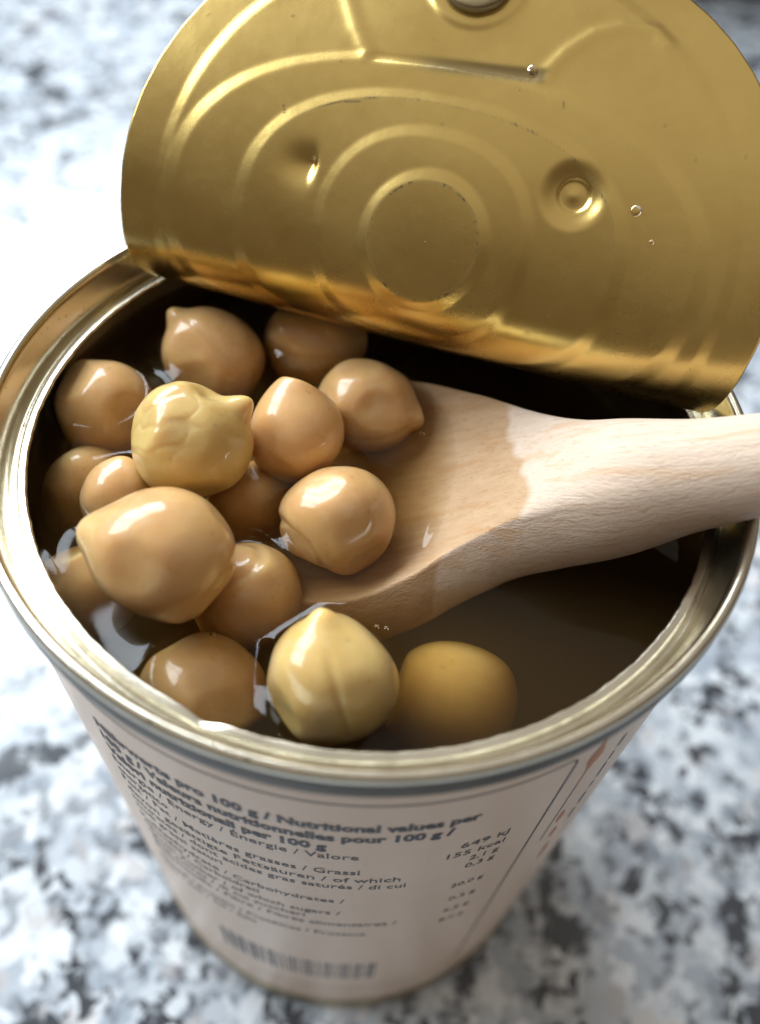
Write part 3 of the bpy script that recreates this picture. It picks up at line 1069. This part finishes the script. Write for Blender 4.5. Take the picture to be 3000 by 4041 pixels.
pea('shadowed chickpea at the far left under the lid', (-20.4, 22.6, -16.0), 4.8, (0.7, 0.3, 0.2), beak_h=0.15, long=1.0, material=PEA_TAN)

# ================================================================== broth
def build_broth():
    R = 36.05
    nr, na = 210, 520
    rr = np.linspace(0.05, R, nr)
    aa = np.linspace(0, 2 * math.pi, na, endpoint=False)
    Rg, Ag = np.meshgrid(rr, aa, indexing='ij')
    X, Y = (Rg * np.cos(Ag)).ravel(), (Rg * np.sin(Ag)).ravel()
    h = np.zeros_like(X)
    for c, r in PEAS:
        dz = ZLIQ - c[2]
        if abs(dz) < r * 1.02:
            rho = math.sqrt(max(r * r * 1.05 - dz * dz, 0.3))
            d = np.hypot(X - c[0], Y - c[1]) - rho
            h = np.maximum(h, 1.25 * np.exp(-np.maximum(d, 0) / 1.5)) + 0.10 * np.exp(-np.maximum(d, 0) / 3.0)
    G = SPOON_V.reshape(-1, NK, 3)
    G = np.concatenate([G[:, :, None] * (1 - t) + np.roll(G, -1, 1)[:, :, None] * t for t in np.linspace(0, 1, 8, endpoint=False)], 2)
    G = G.reshape(G.shape[0], -1, 3)
    dense = []
    for k in range(G.shape[1]):
        for A, B in zip(G[:-1, k], G[1:, k]):
            if (A[2] - ZLIQ) * (B[2] - ZLIQ) < 0:
                dense.append(A + (B - A) * (ZLIQ - A[2]) / (B[2] - A[2]))
    pts = np.array(dense)
    kd = kdtree.KDTree(len(pts))
    for i, p in enumerate(pts):
        kd.insert((p[0], p[1], 0), i)
    kd.balance()
    dd = np.array([kd.find((x, y, 0))[2] for x, y in zip(X, Y)])
    h = np.maximum(h, 0.05 * np.exp(-(dd / 1.1) ** 1.3))
    # a thin lens of broth clinging to the hollow of the spoon
    al_, ac_ = (X - 6.7) * 0.27 + (Y + 9.1) * 0.96, (X - 6.7) * 0.96 - (Y + 9.1) * 0.27
    h += 0.32 * np.exp(-(al_ / 2.6) ** 2 - (ac_ / 0.65) ** 2)
    h = np.maximum(h, 0.9 * np.exp(-(R - np.hypot(X, Y)) / 1.1))
    P3 = np.stack([X, Y, np.zeros_like(X)], -1)
    h += 0.05 * snoise(P3, 0.45, 77, 2)
    top = np.stack([X, Y, ZLIQ + h], -1)
    n = len(top)
    f = grid_faces(nr, na, True).tolist()
    f.append(list(range(na)))
    k = (nr - 1) * na
    ring = np.stack([R * np.cos(aa), R * np.sin(aa), np.full(na, -103.0)], -1)
    for j in range(na):
        j2 = (j + 1) % na
        f.append([k + j, k + j2, n + j2, n + j])
    f.append([n + j for j in range(na)])
    o = mesh_obj('broth', np.vstack([top, ring]), f, M_BROTH)
    bm = bmesh.new()
    bm.from_mesh(o.data)
    bmesh.ops.recalc_face_normals(bm, faces=bm.faces)
    bm.to_mesh(o.data)
    bm.free()
    tag(o, 'murky brown cooking liquid filling the can around the chickpeas', 'broth')
build_broth()

# ================================================================== bubbles on the broth, drops on the lid
def dome(name, centre, normal, r, h, material, label, cat, group):
    nrm = np.asarray(normal, float)
    nrm /= np.linalg.norm(nrm)
    x = np.cross(nrm, [0.31, 0.87, 0.2])
    x /= np.linalg.norm(x)
    y = np.cross(nrm, x)
    V, F = [], []
    na, nr = 28, 9
    for i in range(nr):
        t = i / (nr - 1)
        for j in range(na):
            a = 2 * math.pi * j / na
            rr = r * math.sin(t * math.pi / 2) + 1e-4
            V.append(rr * math.cos(a) * x + rr * math.sin(a) * y + (h * math.cos(t * math.pi / 2)) * nrm)
    F = grid_faces(nr, na, True).tolist() + [list(range(na)), [(nr - 1) * na + j for j in reversed(range(na))]]
    o = mesh_obj(name, V, F, material)
    o.location = Vector(centre) * MM
    tag(o, label, cat, group)
    return o
for (c, r, lab) in (((4.9, 7.9), 0.42, 'tiny bubble at the tip of the chickpea on the upper edge of the spoon'),
                    ((-11.4, -17.6), 0.40, 'tiny bubble against the right flank of the biggest chickpea'),
                    ((1.6, -19.6), 0.26, 'left one of two tiny bubbles beside the beak of the creased yellow chickpea'),
                    ((2.5, -19.7), 0.24, 'right one of two tiny bubbles beside the beak of the creased yellow chickpea'),
                    ((-13.2, -21.6), 0.26, 'tiny bubble in the dark gap in front of the biggest chickpea')):
    dome('bubble', (c[0], c[1], ZLIQ + 0.05), (0, 0, 1), r, r * 0.9, M_WATER, lab, 'bubble', 'bubbles on the broth')
for (u, v, r, lab) in ((18.8, 7.0, 0.52, 'larger clear water drop on the gold lid, right of the round dent'),
                       (21.0, 4.6, 0.22, 'tiny water drop on the gold lid, below the larger drop'),
                       (5.8, 17.7, 0.48, 'clear water drop at the right end of the straight crease in the lid')):
    U, Vv = np.array([u]), np.array([v])
    e0 = lid_relief(U, Vv)
    p, nn = lid_map(U, Vv, e0 + 0.0)
    dome('water_drop', p[0], nn[0], r, r * 0.45, M_WATER, lab, 'water drop', 'water drops on the lid')
